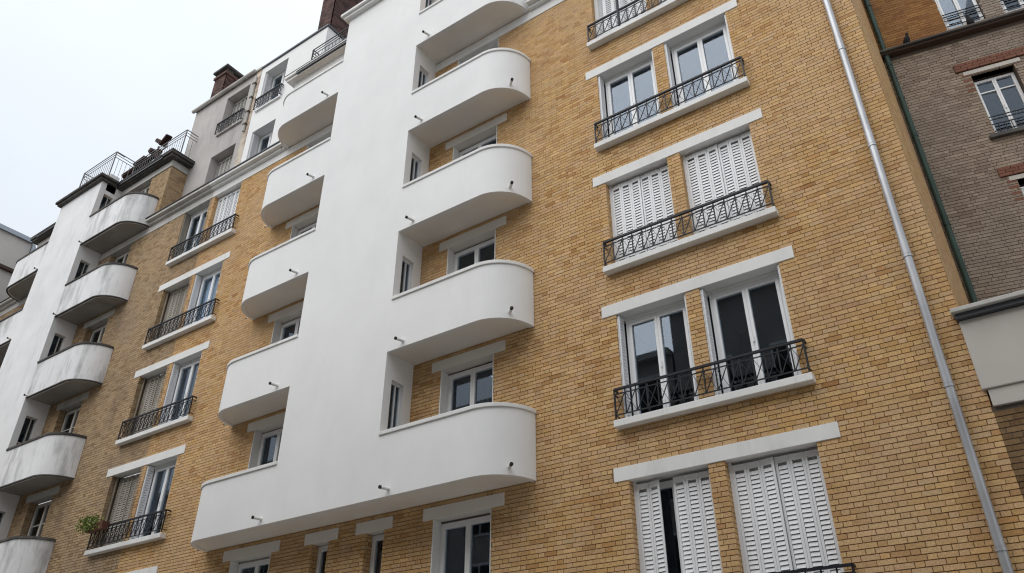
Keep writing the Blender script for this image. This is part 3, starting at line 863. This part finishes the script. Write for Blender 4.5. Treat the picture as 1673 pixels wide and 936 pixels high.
# ================================================================== grey-brown neighbour on the right
E_GR = empty('apartment_building', (-.20, 4.2, 0), 'set-back grey-brown brick building at the right edge with red brick window heads', 'building', rz=R(11))
LOCAL.add(E_GR.name)
gops = [(1.48, 2.29, 12.47, 14.20), (1.50, 2.30, 9.55, 11.32), (1.42, 2.19, 15.62, 17.9), (2.56, 3.33, 15.62, 17.9)]
gm = MB(); wall_sheet(gm, 0, 7, 5.0, 19, gops, .010, .3)
gw = gm.build('brick_wall', MORTAR_GREY, E_GR)
red = [(1.24, 2.6, 14.33, 14.55), (1.25, 2.6, 11.44, 11.66)]
lay = brick_layout(0, 7, 6.5, 15.26, gops + red + [(1.36, 2.45, 14.2, 14.33), (1.38, 2.45, 11.32, 11.44)], 21, flemish=False)
put_bricks(lay, 0, 0, gw, BR_GREY, 'grey_brick_courses', jamb=[(o[0], 1, 0, .22, o[2], o[3]) for o in gops])
lay = brick_layout(0, 7, 15.40, 19, gops, 22, flemish=False)
put_bricks([b for b in lay if b[1] < 1.5], 0, 0, gw, BR_ORANGE, 'orange_brick_courses')
put_bricks([b for b in lay if b[1] >= 1.5], 0, 0, gw, BR_GREY, 'grey_brick_courses')
for a, b, z0, z1 in red:      # projecting red brick courses of the window heads
    for j in range(3):
        x = a - (.11 if j == 1 else 0)
        while x < b-.05:
            MB().box(max(x, a), x+.221, -.035, .05, z0+.002+j*.0735, z0+.068+j*.0735).build('brick', BR_RED, gw); x += .232
    for j in range(4):
        MB().box(a+.08, a+.235, -.004, .05, z0-.16-j*.147, z0-.10-j*.147).build('brick', BR_RED, gw)
MB().box(0, 1.41, .004, .0098, 15.41, 19).build('orange_pointing', BR_ORANGE, gw)
led = MB().box(-.05, 7, -.16, .02, 15.30, 15.352).build('ledge', WOODDARK, E_GR, bevel=.006)
MB().box(-.07, 7, -.22, .02, 15.354, 15.405).build('ledge_edge', OLDCOPE, led, bevel=.008)
for a, b, z0, z1 in gops:
    if z1 < 15:
        MB().box(a-.12, b+.14, -.012, .22, z1, z1+.10).build('lintel', PANEL, E_GR)
        MB().box(a-.13, b+.14, -.09, .2, z0-.085, z0).build('sill', OLDCOPE, E_GR, bevel=.006)
    window(E_GR, a+.012, b-.012, z0+.005, z1-.1 if z1 < 15 else z1-.02, .17 if z1 < 15 else .06, PVC, 2, transom=.80, depth=1.2, fw=.03, sw=.036)
    r = MB()
    for z in (z0+.50, z0+.42, z0+.30, z0+.12): r.bar((a+.01, .02, z), (b-.01, .02, z), .018)
    r = r.build('railing', IRON, E_GR)
    for i in range(1, 7):
        if z1 < 15: MB().box(a+(b-a)*i/7-.006, a+(b-a)*i/7+.006, .014, .026, z0+.02, z0+.30).build('baluster', IRON, r)
downpipe(E_GR, .08, -.08, .055, 6.7, 18.5, GREENPIPE, (8.5, 10.6, 12.9, 15.0, 17.0), name='green_rain_pipe')
# its lower storeys come forward, flush with the ochre front
lowx0 = -.29
def loc(x, y, z):
    d = Vector((x+.20, y-4.2)); c_, s_ = math.cos(R(-11)), math.sin(R(-11))
    return (d.x*c_-d.y*s_, d.x*s_+d.y*c_, z)
def tolocal(o):
    for v in o.data.vertices: v.co = loc(*v.co)
    return o
def gbuild(mb, name, m, parent=None, bevel=0):
    o = mb.build(name, m, parent or E_GR, bevel); return tolocal(o)
gl_ = gbuild(MB().box(-.285, 8, .012, .3, 2.4, 5.42), 'lower_wall', MORTAR_GREY)
rest = MB()
for i, (a, b, za, zb, wh) in enumerate(brick_layout(-.288, 3, 2.4, 5.41, [], 31, flemish=False)):
    rest.box(a, b, random.uniform(0, .004), .05, za, zb, tint=random.random())
o = gbuild(rest, 'lower_brick_courses', BR_DIRTY, gl_); o['kind'] = 'stuff'
gbuild(MB().box(-.33, 8, -.06, .3, 5.625, 6.60), 'grey_panel', PANEL, bevel=.012)
gbuild(MB().box(-.27, 8, -.035, .3, 5.40, 5.623), 'panel_base', PANEL, bevel=.006)
cg = gbuild(MB().box(-.35, 8, -.13, .3, 6.602, 6.68), 'cornice', ZINC_DARK, bevel=.01)
gbuild(MB().box(-.38, 8, -.19, .3, 6.682, 6.745), 'cornice_edge', OLDTRIM, cg, bevel=.01)
gbuild(MB().box(-.28, 8, .3, 4.0, 6.55, 6.70), 'terrace_floor', ZINC_DARK)
gbuild(MB().box(-.28, 8, .02, .4, 0, 2.398), 'ground_floor_wall', STONE)

# pigeons on the ledge
def pigeon(s, z, y, face, label):
    c_, s_ = math.cos(R(11)), math.sin(R(11))
    p = Vector((-.20 + s*c_ - y*s_, 4.2 + s*s_ + y*c_, z))
    E = empty('pigeon', p, label, 'bird', rz=face, group='pigeons on the grey building ledge')
    # body: lathe along a tilted axis, head, beak, tail
    def blob(prof, n=12):
        m = MB(); vs = []; fs = []
        for (cx, cz, rx) in prof:
            for i in range(n):
                t = 2*math.pi*i/n; vs.append((cx + rx*.35*math.sin(t)*0, math.cos(t)*rx, cz + math.sin(t)*rx))
        for j in range(len(prof)-1):
            for i in range(n): fs.append((j*n+i, j*n+(i+1) % n, (j+1)*n+(i+1) % n, (j+1)*n+i))
        fs += [tuple(reversed(range(n))), tuple(range((len(prof)-1)*n, len(prof)*n))]
        return m.add(vs, fs)
    b = blob([(-.20,.05,.012),(-.13,.075,.035),(-.06,.095,.062),(.02,.115,.075),(.075,.145,.062),(.10,.185,.036),(.108,.215,.032),(.118,.24,.03),(.13,.25,.02),(.137,.25,.006)])
    b.build('body', PIGEON, E, smooth=True)
    MB().tube((.135,0,.245), (.168,0,.238), .007, 8, .002).build('beak', WOODDARK, E)
    MB().box(-.27,-.13,-.028,.028,.03,.055).build('tail', PIGEON, E)
    for sy in (-.03, .03): MB().bar((.0, sy, 0), (.0, sy, .06), .01).build('leg', FLUE, E)
LOCAL.add('pigeon'); LOCAL.add('pigeon.001')
pigeon(.55, 15.405, -.12, R(-60), 'small dark pigeon standing alone on the ledge in front of the orange brick')
pigeon(1.85, 15.405, -.13, R(-100), 'small dark pigeon standing on the ledge in front of the window railing')

# ================================================================== beige neighbour at the far left
E_BE = empty('apartment_building', (-38, 2, 0), 'beige rendered building with blue-grey zinc roof edge at the far left', 'building')
b_ = MB().box(-43, -33.51, -3.2, .35, 0, 21.25).build('side_wall', BEIGE, E_BE)
MB().box(-43, -33.38, -3.3, .45, 19.55, 19.72).build('string_course', WOODDARK, E_BE, bevel=.02)
rf = MB(); rf.add([(-43,-3.4,21.25),(-33.40,-3.4,21.25),(-33.40,.35,21.25),(-43,.35,21.25),(-43,-3.4,21.45),(-33.40,-3.4,21.45),(-33.40,.15,21.45),(-43,.15,21.45)],
     [(0,3,2,1),(4,5,6,7),(0,1,5,4),(1,2,6,5),(2,3,7,6),(3,0,4,7)])
rf.build('roof_edge', ZINC, E_BE)
mz = MB().add([(-43,.36,21.44),(-33.42,.36,21.44),(-33.42,1.2,19.6),(-43,1.2,19.6),(-43,.36,19),(-33.42,.36,19),(-33.42,1.2,19),(-43,1.2,19)],
     [(0,1,2,3),(4,7,6,5),(0,4,5,1),(1,5,6,2),(2,6,7,3),(3,7,4,0)])
mz.build('zinc_slope', ZINC, E_BE)

# ================================================================== buildings across the street (they show in the panes)
def opposite(x0, x1, y, zt, label, floors):
    E = empty('apartment_building', ((x0+x1)/2, y-5, 0), label, 'building')
    MB().box(x0, x1, y-10, y, 0, zt).build('wall', OPPOSITE, E)
    MB().box(x0, x1, y-.1, y+.3, zt-.25, zt).build('cornice', OLDTRIM, E)
    n = int((x1-x0)/2.6)
    for f in range(floors):
        z = 3.6 + f*2.95
        if z + 2 > zt: break
        for i in range(n):
            xx = x0 + 1.0 + i*2.6
            w = MB().box(xx, xx+1.2, y+.002, y+.03, z, z+1.9).build('window', PVC, E)
            for s in (0, 1): MB().box(xx+.07+s*.57, xx+.56+s*.57, y+.031, y+.036, z+.08, z+1.8).build('pane', DARKROOM, w)
            r = MB().box(xx-.1, xx+1.3, y+.16, y+.2, z+.85, z+.9)
            for j in range(9): r.box(xx-.1+j*.172, xx-.08+j*.172, y+.17, y+.19, z, z+.85)
            r.build('railing', IRON, E)
    return E
opposite(-10.2, 14, -14.0, 16.9, 'tall building across the street mirrored dark in the lower right window panes', 5)
opposite(-52, -10.3, -14.0, 15.2, 'lower terrace across the street mirrored in the panes behind the balconies', 4)

# ================================================================== small loose things
# plant trough on the lower left railing
E_PL = empty('potted_plant', (-20.35, -.12, sz(1)+.52), 'leafy green plant in a terracotta trough on the lower left window railing', 'plant')
LOCAL.add(E_PL.name)
tr = MB(); tr.add([(-.38,-.17,.02),(.38,-.17,.02),(.38,-.03,.02),(-.38,-.03,.02),(-.42,-.20,.20),(.42,-.20,.20),(.42,.0,.20),(-.42,.0,.20)],
     [(0,3,2,1),(0,1,5,4),(1,2,6,5),(2,3,7,6),(3,0,4,7),(4,5,6,7)])
tr.build('trough', TERRACOTTA, E_PL)
for m_, nm, cnt in ((LEAF, 'dark_foliage', 260), (LEAF2, 'light_foliage', 260)):
    lf = MB()
    for i in range(cnt):
        t = random.random(); cx = -.50 + .66*random.random()**1.1; r_ = random.random()**.5
        a = random.uniform(0, 6.28)
        c0 = Vector((cx + .17*r_*math.cos(a), -.16 + .17*r_*math.sin(a) - .05, .17 + random.uniform(-.20, .24)*(1-.3*r_)))
        d = Vector((random.uniform(-1,1), random.uniform(-1,.5), random.uniform(-.4,1))).normalized()*random.uniform(.05,.10)
        s_ = d.cross(Vector((random.uniform(-1,1), random.uniform(-1,1), random.uniform(-1,1)))).normalized()*random.uniform(.014,.026)
        lf.add([c0, c0+d*.5+s_, c0+d, c0+d*.5-s_], [(0,1,2,3)])
    o = lf.build(nm, m_, E_PL)
    o['kind'] = 'stuff'

# folded furniture on the weathered block's roof terrace
E_FU = empty('folded_parasol', (-25.4, .30, RZ), 'dark brown folded parasol and covers lying along the roof terrace railing', 'parasol')
LOCAL.add(E_FU.name)
MB().tube((-1.3, 0, 1.18), (1.05, 0, 1.34), .13, 10, .09).build('rolled_canopy', BROWN, E_FU)
MB().tube((1.05, 0, 1.34), (1.5, 0, 1.37), .03, 8).build('pole', WOODDARK, E_FU)
for (x, z, sx, sz_, ang) in ((-.35, 1.50, .70, .14, 6), (.35, 1.66, .32, .20, -50), (.78, 1.92, .62, .16, -42), (1.12, 1.84, .52, .14, 40), (.1, 1.05, .4, .14, 15), (1.05, 1.0, .55, .13, -55)):
    u = Vector((math.cos(R(ang)), 0, math.sin(R(ang))))*sx; v = Vector((-math.sin(R(ang)), 0, math.cos(R(ang))))*sz_
    MB().obox(Vector((x, -.1, z)) - u*.5 - v*.5, u, Vector((0,.26,.05)), v).build('fabric_fold', BROWN, E_FU, bevel=.03)
MB().bar((.8, 0, 0), (.8, 0, 1.7), .06).build('stand', WOODDARK, E_FU)
MB().bar((-1.0, 0, 0), (-1.0, 0, 1.2), .06).build('stand', WOODDARK, E_FU)
